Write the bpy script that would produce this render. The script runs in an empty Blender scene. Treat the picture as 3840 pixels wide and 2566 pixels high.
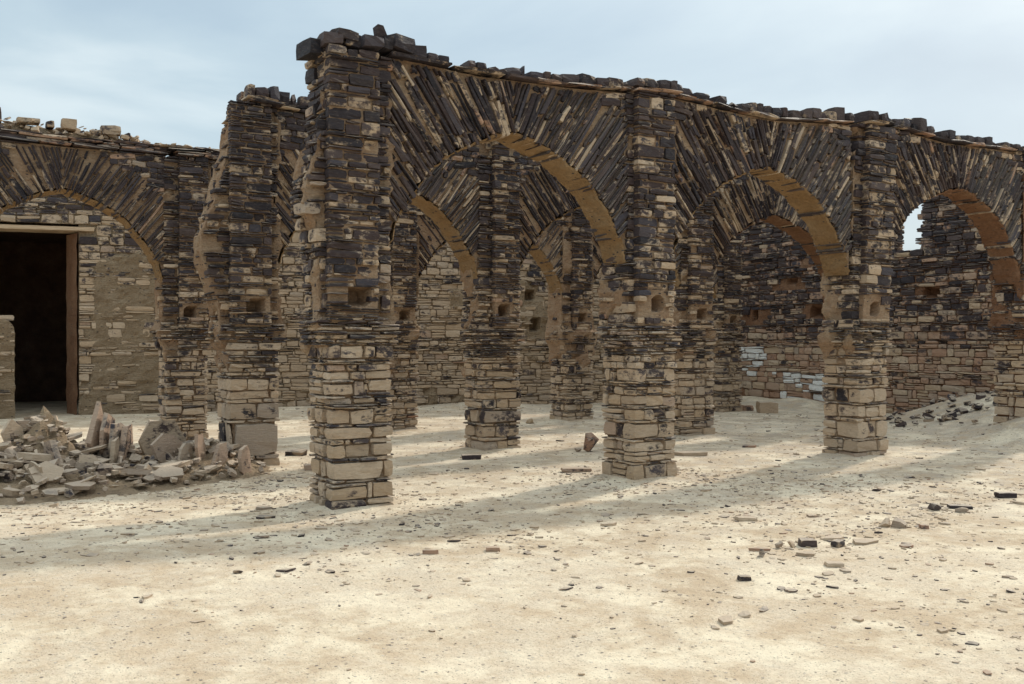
import bpy, math, random
import numpy as np
from mathutils import Vector, Matrix, noise as mn

random.seed(11)
R = random.uniform
S = bpy.context.scene
COL = S.collection

# ------------------------------------------------------------ camera
cd = bpy.data.cameras.new("camera")
cam = bpy.data.objects.new("camera", cd)
COL.objects.link(cam)
cam.location = (0, 0, 1.6)
cam.rotation_euler = (math.radians(90 - 0.233), 0, math.radians(-32.02))
cd.sensor_width = 36.0
cd.lens = 33.8
cd.clip_end = 2000
S.camera = cam

# ------------------------------------------------------------ world, sun, exposure
SUN_EL, SUN_AZ = math.radians(40), math.radians(71)      # azimuth from +Y towards +X
w = bpy.data.worlds.new("World")
S.world = w
w.use_nodes = True
nt = w.node_tree
nt.nodes.clear()
def N(nt, t, **kw):
    n = nt.nodes.new(t)
    for k, v in kw.items():
        setattr(n, k, v)
    return n
out = N(nt, 'ShaderNodeOutputWorld')
bg = N(nt, 'ShaderNodeBackground')
bg.inputs[1].default_value = 0.84
sky = N(nt, 'ShaderNodeTexSky', sky_type='NISHITA')
sky.sun_disc = False
sky.sun_elevation = SUN_EL
sky.sun_rotation = SUN_AZ
sky.dust_density = 3.0
dim = N(nt, 'ShaderNodeVectorMath', operation='SCALE')
dim.inputs[3].default_value = 0.10
nt.links.new(sky.outputs[0], dim.inputs[0])
tc = N(nt, 'ShaderNodeTexCoord')
mp = N(nt, 'ShaderNodeMapping')
mp.inputs['Scale'].default_value = (1.0, 1.0, 3.6)
mp.inputs['Rotation'].default_value = (0.15, 0.1, 0.6)
mp.inputs['Location'].default_value = (0.4, 1.3, 0.2)
nt.links.new(tc.outputs['Generated'], mp.inputs[0])
nz = N(nt, 'ShaderNodeTexNoise')
nz.inputs['Scale'].default_value = 2.1
nz.inputs['Detail'].default_value = 7
nz.inputs['Roughness'].default_value = 0.5
nz.inputs['Distortion'].default_value = 0.35
nt.links.new(mp.outputs[0], nz.inputs['Vector'])
cr = N(nt, 'ShaderNodeValToRGB')
e = cr.color_ramp.elements
e[0].position, e[0].color = 0.30, (0.34, 0.45, 0.54, 1)
e[1].position, e[1].color = 0.50, (0.42, 0.54, 0.62, 1)
x = cr.color_ramp.elements.new(0.62); x.color = (0.50, 0.62, 0.68, 1)
x = cr.color_ramp.elements.new(0.74); x.color = (0.66, 0.76, 0.79, 1)
nt.links.new(nz.outputs['Fac'], cr.inputs[0])
mx = N(nt, 'ShaderNodeMix', data_type='RGBA')
mx.inputs[0].default_value = 0.80
nt.links.new(dim.outputs[0], mx.inputs[6])
nt.links.new(cr.outputs[0], mx.inputs[7])
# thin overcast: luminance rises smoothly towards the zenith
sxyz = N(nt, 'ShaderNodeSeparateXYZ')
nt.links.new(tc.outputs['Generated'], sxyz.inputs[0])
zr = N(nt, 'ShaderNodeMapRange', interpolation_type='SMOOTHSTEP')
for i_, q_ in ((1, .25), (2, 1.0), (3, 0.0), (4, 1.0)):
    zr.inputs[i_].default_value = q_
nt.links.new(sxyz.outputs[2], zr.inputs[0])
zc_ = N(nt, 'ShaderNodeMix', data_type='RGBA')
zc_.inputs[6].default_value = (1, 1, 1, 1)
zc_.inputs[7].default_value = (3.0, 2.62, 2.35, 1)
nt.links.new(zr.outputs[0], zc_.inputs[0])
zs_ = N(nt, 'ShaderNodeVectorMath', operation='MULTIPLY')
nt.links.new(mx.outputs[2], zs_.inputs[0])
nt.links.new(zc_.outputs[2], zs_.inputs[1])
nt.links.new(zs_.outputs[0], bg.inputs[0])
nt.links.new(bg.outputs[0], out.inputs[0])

sd = bpy.data.lights.new("sun", 'SUN')
sd.energy = 2.0
sd.angle = math.radians(2.6)
sd.color = (1.0, 0.94, 0.85)
sun = bpy.data.objects.new("sun", sd)
COL.objects.link(sun)
sv = Vector((math.sin(SUN_AZ) * math.cos(SUN_EL), math.cos(SUN_AZ) * math.cos(SUN_EL), math.sin(SUN_EL)))
sun.rotation_euler = sv.to_track_quat('Z', 'Y').to_euler()
sun.location = (8, 4, 12)

S.view_settings.view_transform = 'Standard'
S.view_settings.look = 'None'
S.view_settings.exposure = 0.55
S.view_settings.gamma = 1
S.view_settings.use_curve_mapping = False
S.render.engine = 'CYCLES'

# ------------------------------------------------------------ materials
def new_mat(name):
    m = bpy.data.materials.new(name)
    m.use_nodes = True
    t = m.node_tree
    t.nodes.clear()
    o = N(t, 'ShaderNodeOutputMaterial')
    b = N(t, 'ShaderNodeBsdfPrincipled')
    t.links.new(b.outputs[0], o.inputs[0])
    return m, t, b
def noise_n(t, vec, scale, detail=5, rough=0.6, dist=0.0):
    n = N(t, 'ShaderNodeTexNoise')
    n.inputs['Scale'].default_value = scale
    n.inputs['Detail'].default_value = detail
    n.inputs['Roughness'].default_value = rough
    n.inputs['Distortion'].default_value = dist
    t.links.new(vec, n.inputs['Vector'])
    return n.outputs['Fac']
def ramp(t, fac, stops):
    r = N(t, 'ShaderNodeValToRGB')
    el = r.color_ramp.elements
    el[0].position, el[0].color = stops[0][0], (*stops[0][1], 1)
    el[1].position, el[1].color = stops[-1][0], (*stops[-1][1], 1)
    for p, c in stops[1:-1]:
        q = el.new(p); q.color = (*c, 1)
    t.links.new(fac, r.inputs[0])
    return r.outputs[0]
def mix(t, fac, a, b, mode='MIX'):
    m = N(t, 'ShaderNodeMix', data_type='RGBA', blend_type=mode)
    for i, v in ((0, fac), (6, a), (7, b)):
        if isinstance(v, (int, float)): m.inputs[i].default_value = v
        elif isinstance(v, tuple): m.inputs[i].default_value = (*v, 1)
        else: t.links.new(v, m.inputs[i])
    return m.outputs[2]
def mth(t, op, a, b=0.0, c=None):
    m = N(t, 'ShaderNodeMath', operation=op)
    for i, v in ((0, a), (1, b), (2, c)):
        if v is None: continue
        if isinstance(v, (int, float)): m.inputs[i].default_value = v
        else: t.links.new(v, m.inputs[i])
    return m.outputs[0]
def maprange(t, v, a, b, c=0.0, d=1.0):
    m = N(t, 'ShaderNodeMapRange')
    t.links.new(v, m.inputs[0])
    for i, q in ((1, a), (2, b), (3, c), (4, d)):
        m.inputs[i].default_value = q
    return m.outputs[0]
def scaled(t, vec, s):
    m = N(t, 'ShaderNodeVectorMath', operation='MULTIPLY')
    m.inputs[1].default_value = s
    t.links.new(vec, m.inputs[0])
    return m.outputs[0]
def bump(t, h, b, strength, dist):
    n = N(t, 'ShaderNodeBump')
    n.inputs['Strength'].default_value = strength
    n.inputs['Distance'].default_value = dist
    t.links.new(h, n.inputs['Height'])
    t.links.new(n.outputs[0], b.inputs['Normal'])

def stone_mat(name, joined):
    m, t, b = new_mat(name)
    g = N(t, 'ShaderNodeNewGeometry')
    if joined:
        a = N(t, 'ShaderNodeAttribute', attribute_name='stone_tone')
        colr = a.outputs['Color']
    else:
        a = N(t, 'ShaderNodeObjectInfo')
        colr = a.outputs['Color']
    sp = N(t, 'ShaderNodeSeparateColor')
    t.links.new(colr, sp.inputs[0])
    dk, hu, wh = sp.outputs[0], sp.outputs[1], sp.outputs[2]
    off = N(t, 'ShaderNodeVectorMath', operation='MULTIPLY_ADD')
    off.inputs[1].default_value = (1, 1, 1.6)
    t.links.new(g.outputs['Position'], off.inputs[0])
    cmb = N(t, 'ShaderNodeCombineXYZ')
    t.links.new(mth(t, 'MULTIPLY', hu, 23.0), cmb.inputs[0])
    t.links.new(mth(t, 'MULTIPLY', dk, 7.0), cmb.inputs[1])
    t.links.new(cmb.outputs[0], off.inputs[2])
    p = off.outputs[0]
    n1 = noise_n(t, p, 6.5, 7, 0.66, 0.3)
    n2 = noise_n(t, p, 60, 4, 0.7)
    n3 = noise_n(t, scaled(t, p, (6, 6, 60)), 1.0, 5, 0.7)
    n4 = noise_n(t, scaled(t, p, (1, 1, 1.7)), 19, 6, 0.66)
    # varnish over tan sandstone
    v = mth(t, 'ADD', n1, mth(t, 'MULTIPLY', mth(t, 'SUBTRACT', dk, 0.5), 0.75))
    v = mth(t, 'ADD', v, mth(t, 'MULTIPLY', mth(t, 'SUBTRACT', n2, 0.5), 0.22))
    ea = N(t, 'ShaderNodeAttribute', attribute_name='edge_wear')
    wear = mth(t, 'MULTIPLY', maprange(t, ea.outputs['Fac'], 0.55, 1.0), maprange(t, n4, 0.40, 0.62))
    v = mth(t, 'SUBTRACT', v, mth(t, 'MULTIPLY', wear, 0.17))
    v = mth(t, 'ADD', v, mth(t, 'MULTIPLY', mth(t, 'SUBTRACT', n4, 0.5), 0.55))
    nw = noise_n(t, scaled(t, g.outputs['Position'], (1, 1, 0.7)), 3.2, 5, 0.6, 0.4)
    v = mth(t, 'ADD', v, mth(t, 'MULTIPLY', mth(t, 'SUBTRACT', nw, 0.5), 0.75))
    mask = maprange(t, v, 0.46, 0.60)
    hu2 = mth(t, 'FRACT', mth(t, 'MULTIPLY', hu, 7.13), 0)
    tan = ramp(t, hu, [(0.0, (0.45, 0.32, 0.20)), (0.25, (0.54, 0.40, 0.27)), (0.5, (0.40, 0.295, 0.20)),
                       (0.7, (0.58, 0.45, 0.32)), (0.86, (0.36, 0.285, 0.22)), (0.93, (0.46, 0.29, 0.195)), (1.0, (0.33, 0.17, 0.105))])
    tan = mix(t, maprange(t, n4, 0.35, 0.7, 0, 0.55), tan, (0.28, 0.20, 0.135))
    tan = mix(t, maprange(t, n3, 0.45, 0.75, 0, 0.3), tan, (0.6, 0.47, 0.33))
    drk = ramp(t, hu2, [(0.0, (0.030, 0.025, 0.030)), (0.3, (0.075, 0.048, 0.042)), (0.5, (0.022, 0.019, 0.024)),
                        (0.75, (0.115, 0.080, 0.066)), (1.0, (0.062, 0.057, 0.068))])
    drk = mix(t, 1.0, drk, (0.72, 0.70, 0.74), 'MULTIPLY')
    drk = mix(t, maprange(t, n4, 0.5, 0.8, 0, 0.55), drk, (0.15, 0.12, 0.105))
    c = mix(t, mask, tan, drk)
    # dust resting on upward faces
    sx = N(t, 'ShaderNodeSeparateXYZ')
    t.links.new(g.outputs['Normal'], sx.inputs[0])
    up = mth(t, 'MULTIPLY', maprange(t, sx.outputs[2], 0.35, 0.9), maprange(t, n4, 0.3, 0.6, 0.35, 0.85))
    c = mix(t, up, c, (0.42, 0.34, 0.255))
    wm = mth(t, 'MULTIPLY', wh, maprange(t, n4, 0.28, 0.44))
    c = mix(t, wm, c, (0.74, 0.73, 0.69))
    t.links.new(c, b.inputs['Base Color'])
    rg = maprange(t, mask, 0, 1, 0.9, 0.66)
    t.links.new(rg, b.inputs['Roughness'])
    b.inputs['Specular IOR Level'].default_value = 0.33
    h = mth(t, 'ADD', mth(t, 'MULTIPLY', n3, 0.5), mth(t, 'MULTIPLY', n2, 0.35))
    h = mth(t, 'ADD', h, mth(t, 'MULTIPLY', n4, 0.8))
    bump(t, h, b, 0.85, 0.018)
    return m
STONE = stone_mat("varnished stone", False)
STONEJ = stone_mat("varnished stone joined", True)

def mud_mat(name, c0, c1, c2, streak=False):
    m, t, b = new_mat(name)
    g = N(t, 'ShaderNodeNewGeometry')
    p = g.outputs['Position']
    n1 = noise_n(t, p, 3.0, 6, 0.6)
    n2 = noise_n(t, p, 28, 6, 0.7)
    n3 = noise_n(t, scaled(t, p, (1, 1, 3)), 11, 5, 0.65, 0.6)
    c = ramp(t, n1, [(0.3, c0), (0.52, c1), (0.7, c2)])
    c = mix(t, maprange(t, n2, 0.3, 0.7, 0.0, 0.55), mix(t, 1.0, c, (0.62, 0.6, 0.58), 'MULTIPLY'), c)
    vo = N(t, 'ShaderNodeTexVoronoi')
    vo.inputs['Scale'].default_value = 17
    vo.inputs['Randomness'].default_value = 1
    t.links.new(scaled(t, p, (0.8, 0.8, 2.0)), vo.inputs['Vector'])
    sp = N(t, 'ShaderNodeSeparateColor')
    t.links.new(vo.outputs['Color'], sp.inputs[0])
    chip = mth(t, 'MULTIPLY', maprange(t, vo.outputs['Distance'], 0.30, 0.22), mth(t, 'GREATER_THAN', sp.outputs[0], 0.86))
    c = mix(t, chip, c, (0.07, 0.06, 0.06))
    t.links.new(c, b.inputs['Base Color'])
    b.inputs['Roughness'].default_value = 0.95
    b.inputs['Specular IOR Level'].default_value = 0.15
    n9 = noise_n(t, scaled(t, p, (7, 7, 16)), 1.0, 7, 0.7, 1.2)
    h = mth(t, 'ADD', mth(t, 'MULTIPLY', n2, 0.5), mth(t, 'ADD', n3, n9))
    bump(t, h, b, 1.0, 0.045)
    return m
MUD = mud_mat("earth mortar", (0.43, 0.27, 0.165), (0.52, 0.36, 0.235), (0.60, 0.45, 0.31))
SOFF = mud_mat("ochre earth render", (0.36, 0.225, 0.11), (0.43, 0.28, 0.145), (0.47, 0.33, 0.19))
WALLMUD = mud_mat("tan wall render", (0.35, 0.255, 0.165), (0.42, 0.315, 0.205), (0.47, 0.365, 0.25))
REDMUD = mud_mat("red brown earth render", (0.27, 0.14, 0.08), (0.33, 0.18, 0.105), (0.38, 0.23, 0.14))

def sand_mat():
    m, t, b = new_mat("pale sand")
    g = N(t, 'ShaderNodeNewGeometry')
    p = g.outputs['Position']
    n1 = noise_n(t, p, 0.55, 5, 0.62, 0.8)
    n2 = noise_n(t, p, 4.0, 7, 0.7, 0.4)
    n3 = noise_n(t, p, 60, 5, 0.75)
    n5 = noise_n(t, p, 14, 5, 0.7)
    c = ramp(t, mth(t, 'ADD', mth(t, 'MULTIPLY', n1, 0.55), mth(t, 'MULTIPLY', n2, 0.45)),
             [(0.38, (0.44, 0.335, 0.22)), (0.47, (0.53, 0.42, 0.29)), (0.53, (0.61, 0.51, 0.375)), (0.64, (0.66, 0.575, 0.44))])
    c = mix(t, maprange(t, n3, 0.36, 0.62, 0.6, 0), c, (0.40, 0.30, 0.21))
    sx = N(t, 'ShaderNodeSeparateXYZ')
    t.links.new(p, sx.inputs[0])
    gry = mth(t, 'MULTIPLY', maprange(t, sx.outputs[0], 4.0, 11.0, 0.12, 0.62), maprange(t, n2, 0.40, 0.58))
    gry = mth(t, 'MULTIPLY', gry, maprange(t, sx.outputs[1], 4.2, 6.5, 0.3, 1.0))
    c = mix(t, gry, c, (0.36, 0.315, 0.26))
    n6 = noise_n(t, p, 1.5, 10, 0.74, 0.15)
    c = mix(t, maprange(t, n6, 0.47, 0.60, 0, 0.8), c, (0.72, 0.625, 0.465))
    n7 = noise_n(t, scaled(t, p, (1, 1.8, 1)), 2.3, 9, 0.72, 0.2)
    c = mix(t, maprange(t, n7, 0.52, 0.64, 0, 0.45), c, (0.46, 0.35, 0.235))
    # fine slate grit
    def grit(scale, r0, r1, dens):
        vo = N(t, 'ShaderNodeTexVoronoi')
        vo.inputs['Scale'].default_value = scale
        t.links.new(scaled(t, p, (1, 1, 0.2)), vo.inputs['Vector'])
        sp = N(t, 'ShaderNodeSeparateColor')
        t.links.new(vo.outputs['Color'], sp.inputs[0])
        k = mth(t, 'MULTIPLY', maprange(t, vo.outputs['Distance'], r0, r1), mth(t, 'GREATER_THAN', sp.outputs[0], dens))
        return k, sp.outputs[1]
    k, q = grit(38, 0.34, 0.26, 0.90)
    k2, q2 = grit(80, 0.40, 0.28, 0.76)
    c = mix(t, mth(t, 'MULTIPLY', k, 0.8), c, ramp(t, q, [(0, (0.07, 0.07, 0.08)), (0.5, (0.2, 0.17, 0.15)), (1, (0.62, 0.56, 0.47))]))
    c = mix(t, mth(t, 'MULTIPLY', k2, 0.62), c, ramp(t, q2, [(0, (0.10, 0.09, 0.09)), (1, (0.30, 0.24, 0.18))]))
    t.links.new(c, b.inputs['Base Color'])
    b.inputs['Roughness'].default_value = 0.95
    b.inputs['Specular IOR Level'].default_value = 0.12
    h = mth(t, 'ADD', mth(t, 'MULTIPLY', n3, 0.22), mth(t, 'MULTIPLY', n5, 0.8))
    h = mth(t, 'ADD', h, mth(t, 'MULTIPLY', k, 0.3))
    h = mth(t, 'ADD', h, mth(t, 'MULTIPLY', n6, 0.6))
    bump(t, h, b, 0.95, 0.028)
    return m
SAND = sand_mat()
def wood_mat():
    m, t, b = new_mat("weathered wood")
    g = N(t, 'ShaderNodeNewGeometry')
    p = scaled(t, g.outputs['Position'], (2, 2, 45))
    n = noise_n(t, p, 1.5, 6, 0.6, 0.8)
    c = ramp(t, n, [(0.3, (0.33, 0.22, 0.13)), (0.5, (0.5, 0.36, 0.23)), (0.7, (0.6, 0.46, 0.31))])
    t.links.new(c, b.inputs['Base Color'])
    b.inputs['Roughness'].default_value = 0.8
    bump(t, n, b, 0.5, 0.01)
    return m
WOOD = wood_mat()
SHADEMUD = mud_mat("shade darkened render", (0.10, 0.058, 0.04), (0.15, 0.09, 0.062), (0.2, 0.13, 0.09))  # room shade put into the mud colour, so the doorway looks nearly black

# ------------------------------------------------------------ helpers
def nse(x, y, z):
    return mn.noise(Vector((x, y, z)))
def fbm(x, y, z, o=3):
    s, a = 0.0, 1.0
    for i in range(o):
        s += a * mn.noise(Vector((x, y, z)))
        x, y, z, a = x * 2.03 + 5.1, y * 2.03 + 1.7, z * 2.03 + 9.2, a * 0.5
    return s
def sstep(a, b, v):
    v = max(0.0, min(1.0, (v - a) / (b - a)))
    return v * v * (3 - 2 * v)
def interp(xs, ys, x):
    return float(np.interp(x, xs, ys))

def link(o, parent=None, loc=None):
    COL.objects.link(o)
    if parent is not None:
        o.parent = parent
        if loc is not None:
            o.location = loc
    return o
def thing(name, label, cat, loc, group=None, kind=None):
    o = bpy.data.objects.new(name, None)
    o.empty_display_size = 0.2
    o.location = loc
    o['label'] = label
    o['category'] = cat
    if group: o['group'] = group
    if kind: o['kind'] = kind
    COL.objects.link(o)
    return o
def mesh_obj(name, verts, faces, mat, parent=None, smooth=False, kind=None):
    """verts in world coordinates; child meshes get the parent's offset taken out"""
    me = bpy.data.meshes.new(name)
    if parent is not None:
        px, py, pz = parent.location
        verts = [(a - px, b - py, c - pz) for a, b, c in verts]
    me.from_pydata(verts, [], faces)
    me.materials.append(mat)
    if smooth:
        me.polygons.foreach_set('use_smooth', [True] * len(me.polygons))
    me.update()
    o = bpy.data.objects.new(name, me)
    COL.objects.link(o)
    if parent is not None: o.parent = parent
    if kind: o['kind'] = kind
    return o

# ---- stone shapes (unit size, front at -y), shared between alike pieces
def box_variant(rx, ry, rz, jit, seed):
    rr = random.Random(seed)
    idx, V = {}, []
    for i in range(3):
        for j in range(3):
            for k in range(3):
                if i == j == k == 1: continue
                x, y, z = (i - 1) * .5, (j - 1) * .5, (k - 1) * .5
                n_out = (i != 1) + (j != 1) + (k != 1)
                if n_out == 3: s = 1.0
                elif n_out == 2: s = 0.45
                else: s = -0.25
                if i != 1: x -= math.copysign(rx * s * rr.uniform(.5, 1.3), x)
                if j != 1: y -= math.copysign(ry * s * rr.uniform(.5, 1.3), y)
                if k != 1: z -= math.copysign(rz * s * rr.uniform(.5, 1.3), z)
                x += rr.uniform(-1, 1) * jit[0] + (0.18 * rr.uniform(-1, 1) if i == 1 else 0)
                y += rr.uniform(-1, 1) * jit[1]
                z += rr.uniform(-1, 1) * jit[2] + (0.12 * rr.uniform(-1, 1) if k == 1 else 0)
                idx[(i, j, k)] = len(V)
                V.append((x, y, z))
    F = []
    for ax in range(3):
        for side in (0, 2):
            for a in range(2):
                for b in range(2):
                    q = []
                    for (da, db) in ((0, 0), (1, 0), (1, 1), (0, 1)):
                        c = [0, 0, 0]
                        c[ax] = side
                        c[(ax + 1) % 3] = a + da
                        c[(ax + 2) % 3] = b + db
                        q.append(idx[tuple(c)])
                    if side == 0: q.reverse()
                    F.append(tuple(q))
    # wedge: taper or tilt the whole stone a little
    t1, t2 = rr.uniform(-.1, .1), rr.uniform(-.07, .07)
    V = [(x * (1 + t2 * z * 2), y, z * (1 + t1 * x * 2)) for x, y, z in V]
    return V, F
def simple_variant(jx, jy, jz, seed):
    rr = random.Random(seed)
    V = [(x * (1 - rr.uniform(0, jx)), y * (1 - rr.uniform(0, jy)), z * (1 - rr.uniform(0, jz)))
         for x in (-.5, .5) for y in (-.5, .5) for z in (-.5, .5)]
    F = [(0, 1, 3, 2), (4, 6, 7, 5), (0, 4, 5, 1), (2, 3, 7, 6), (0, 2, 6, 4), (1, 5, 7, 3)]
    return V, F
def plate_variant(seed):
    rr = random.Random(seed)
    n = rr.choice((4, 5, 5, 6, 7))
    ang = sorted((i + rr.uniform(-.32, .32)) * 2 * math.pi / n for i in range(n))
    rad = [rr.uniform(.36, .58) for _ in ang]
    top = [(r * math.cos(a), r * math.sin(a), .5 + rr.uniform(-.25, .1)) for a, r in zip(ang, rad)]
    bot = [(x * rr.uniform(.86, 1.06), y * rr.uniform(.86, 1.06), -.5 + rr.uniform(-.1, .2)) for x, y, z in top]
    V = top + bot + [(rr.uniform(-.1, .1), rr.uniform(-.1, .1), .55)]
    F = [(i, (i + 1) % n, 2 * n) for i in range(n)] + [tuple(range(2 * n - 1, n - 1, -1))]
    F += [((i + 1) % n, i, n + i, n + (i + 1) % n) for i in range(n)]
    return V, F
def chunk_variant(seed):
    import bmesh
    rr = random.Random(seed)
    bm = bmesh.new()
    for _ in range(13):
        v = Vector((rr.gauss(0, 1), rr.gauss(0, 1), rr.gauss(0, 1))).normalized() * rr.uniform(.42, .56)
        bm.verts.new((max(-.42, min(.42, v.x)), max(-.42, min(.42, v.y)), max(-.40, min(.40, v.z))))
    bmesh.ops.convex_hull(bm, input=bm.verts)
    bmesh.ops.delete(bm, geom=[v for v in bm.verts if not v.link_faces], context='VERTS')
    bm.verts.index_update()
    V = [tuple(v.co) for v in bm.verts]
    F = [tuple(v.index for v in f.verts) for f in bm.faces]
    bm.free()
    return V, F
SHAPES = {
    'block': [box_variant(.045, .08, .07, (.022, .04, .045), 100 + i) for i in range(26)],
    'slab': [box_variant(.03, .06, .16, (.015, .03, .10), 200 + i) for i in range(22)],
    'voussoir': [box_variant(.04, .03, .18, (.02, .02, .15), 300 + i) for i in range(18)],
    'plain': [simple_variant(.12, .12, .2, 400 + i) for i in range(10)],
    'plate': [plate_variant(500 + i) for i in range(26)],
    'chunk': [chunk_variant(600 + i) for i in range(18)],
}
def edge_vals(V):
    out = []
    for x, y, z in V:
        n = (abs(x) > .3) + (abs(y) > .3) + (abs(z) > .26)
        out.append(1.0 if n >= 2 else 0.0)
    return out
SH_EDGE = {k: [edge_vals(v) for v, f in L] for k, L in SHAPES.items()}
SH_NP = {k: [(np.array(v), f) for v, f in L] for k, L in SHAPES.items()}
SH_ME = {}
def shape_mesh(kind, i):
    if (kind, i) not in SH_ME:
        me = bpy.data.meshes.new(kind + "_shape")
        v, f = SHAPES[kind][i]
        me.from_pydata(v, [], f)
        at = me.attributes.new('edge_wear', 'FLOAT', 'POINT')
        at.data.foreach_set('value', SH_EDGE[kind][i])
        me.materials.append(STONE)
        SH_ME[(kind, i)] = me
    return SH_ME[(kind, i)]

class Batch:
    """collects stones; the largest seen ones become parts of their own, the rest one joined part"""
    def __init__(self): self.L = []
    def add(self, kind, M, tone, prio, name='stone'):
        self.L.append((prio, kind, random.randrange(len(SHAPES[kind])), M, tone, name))
    def finish(self, parent, cap, rest='small_stones'):
        self.L.sort(key=lambda q: -q[0])
        inv = Matrix.Translation(-parent.location)
        count, rest_l = {}, []
        tot = 0
        for q in self.L:
            if tot < cap and count.get(q[5], 0) < 298 and q[0] > 0:
                o = bpy.data.objects.new(q[5], shape_mesh(q[1], q[2]))
                COL.objects.link(o)
                o.parent = parent
                o.matrix_basis = inv @ q[3]
                o.color = (*q[4], 1)
                count[q[5]] = count.get(q[5], 0) + 1
                tot += 1
            else:
                rest_l.append(q)
        if rest_l: join_stones(rest, rest_l, parent)
def join_stones(name, L, parent=None, kind='stuff'):
    VV, tones, faces, off, ew = [], [], [], 0, []
    pl = np.array(parent.location) if parent is not None else np.zeros(3)
    for (prio, kd, vi, M, tone, nm) in L:
        v, f = SH_NP[kd][vi]
        A = np.array(M)
        VV.append(v @ A[:3, :3].T + A[:3, 3] - pl)
        ew.extend(SH_EDGE[kd][vi])
        tones.append(np.tile(np.array((*tone, 1.0)), (len(v), 1)))
        faces.extend([tuple(i + off for i in q) for q in f])
        off += len(v)
    me = bpy.data.meshes.new(name)
    me.from_pydata(np.concatenate(VV).tolist(), [], faces)
    at = me.attributes.new('stone_tone', 'FLOAT_COLOR', 'POINT')
    at.data.foreach_set('color', np.concatenate(tones).astype(np.float32).ravel())
    at = me.attributes.new('edge_wear', 'FLOAT', 'POINT')
    at.data.foreach_set('value', ew)
    me.materials.append(STONEJ)
    o = bpy.data.objects.new(name, me)
    COL.objects.link(o)
    if parent is not None: o.parent = parent
    o['kind'] = kind
    return o

def frame(c, X, Y, Z, sx, sy, sz, roll=0., yaw=0., pitch=0.):
    """matrix of a stone centred at c, its axes X (length), Y (into the wall), Z (thickness)"""
    B = Matrix(((X[0], Y[0], Z[0]), (X[1], Y[1], Z[1]), (X[2], Y[2], Z[2])))
    r = Matrix.Rotation(roll, 3, 'Y') @ Matrix.Rotation(yaw, 3, 'Z') @ Matrix.Rotation(pitch, 3, 'X')
    M = (B @ r @ Matrix.Diagonal((sx, sy, sz))).to_4x4()
    M.translation = Vector(c)
    return M

def tone(z, style, boost=0.0):
    """varnish amount by course height, random hue, white paint"""
    if style == 'back': m = interp([0, 2.5, 3.2, 4.5], [.22, .30, .55, .7], z)
    elif style == 'end': m = interp([0, 1.2, 1.6, 2.2, 5], [.22, .30, .55, .72, .85], z)
    else: m = interp([0, .7, 1.3, 1.9, 2.7, 4.5], [.30, .38, .52, .60, .76, .88], z)
    d = random.gauss(m + boost, .15)
    if random.random() < .06: d -= .45
    hue = R(.88, .98) if (style == 'end' and random.random() < .62) else random.random() ** 1.0 * (.90 if random.random() < .93 else 1.0)
    return (max(0., min(1., d)), hue, 0.)

def cuts(L, mean, mn_):
    out, x = [], 0.0
    while x < L - 1e-6:
        w_ = max(mn_, random.gauss(mean, mean * .42))
        if L - x - w_ < mn_: w_ = L - x
        out.append((x, x + w_)); x += w_
    return out

COURSE = {'A': [(.09, .15, .30), (.045, .08, .34), (.020, .036, .36)],
          'B': [(.08, .12, .13), (.04, .065, .37), (.020, .034, .50)],
          'C': [(.08, .13, .18), (.04, .065, .40), (.020, .034, .42)],
          'W': [(.13, .20, .40), (.07, .11, .32), (.025, .045, .28)],
          'lowA': [(.09, .16, .44), (.045, .075, .24), (.018, .032, .32)]}
def course_h(style):
    r, t = random.random(), COURSE[style]
    for a, b, p in t:
        if r < p: return R(a, b)
        r -= p
    return R(*t[-1][:2])

def lay_row(B, o, U, Nn, u0, u1, z, h, depth, prio, tonef, plast=None, hole=None, name='stone', meanw=None, proud=.0, solid=False):
    """one course on one face. o: face origin (u=0) ; Nn outward"""
    thin = h < .045
    mean = meanw or (.21 if thin else (.18 if h < .085 else .25))
    for a, b in cuts(u1 - u0, mean, .05):
        ua, ub = u0 + a, u0 + b
        um = (ua + ub) / 2
        if hole and hole(ua, ub, z, z + h): continue
        pr = R(-.022, .024) + (R(.01, .04) if thin and random.random() < .3 else 0) + proud
        if plast:
            pv = plast(um, z + h / 2)
            if pv > .5:
                if random.random() < .58: continue
                pr += .030
        parts = [(z, z + h)]
        if solid and random.random() < .8: pass
        elif not thin and h > .09 and random.random() < .18:      # a stack of thin slates instead of one block
            k = random.choice((2, 3)); parts = [(z + h * i / k, z + h * (i + 1) / k) for i in range(k)]
        elif not thin and h > .075 and random.random() < .42:  # shorter block with a thin chip bedded on or under it
            q_ = h * R(.70, .84)
            parts = [(z, z + q_), (z + q_, z + h)] if random.random() < .6 else [(z, z + h - q_), (z + h - q_, z + h)]
        for (za, zb) in parts:
            hh = zb - za
            c = (o[0] + U[0] * um + Nn[0] * (pr - depth / 2), o[1] + U[1] * um + Nn[1] * (pr - depth / 2), (za + zb) / 2 + R(-.004, .004))
            M = frame(c, (U[0], U[1], 0), (-Nn[0], -Nn[1], 0), (0, 0, 1),
                      (ub - ua) - R(.006, .020), depth, hh - R(.004, .013),
                      roll=math.radians(R(-2.6, 2.6) if (ub - ua) > .1 else R(-7, 7)), yaw=math.radians(R(-4, 4)))
            tq = tonef(z)
            if hh < .04: tq = (min(1., tq[0] + .22), tq[1], tq[2])
            B.add('slab' if hh < .05 else 'block', M, tq, prio * (ub - ua) * hh, name)

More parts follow.
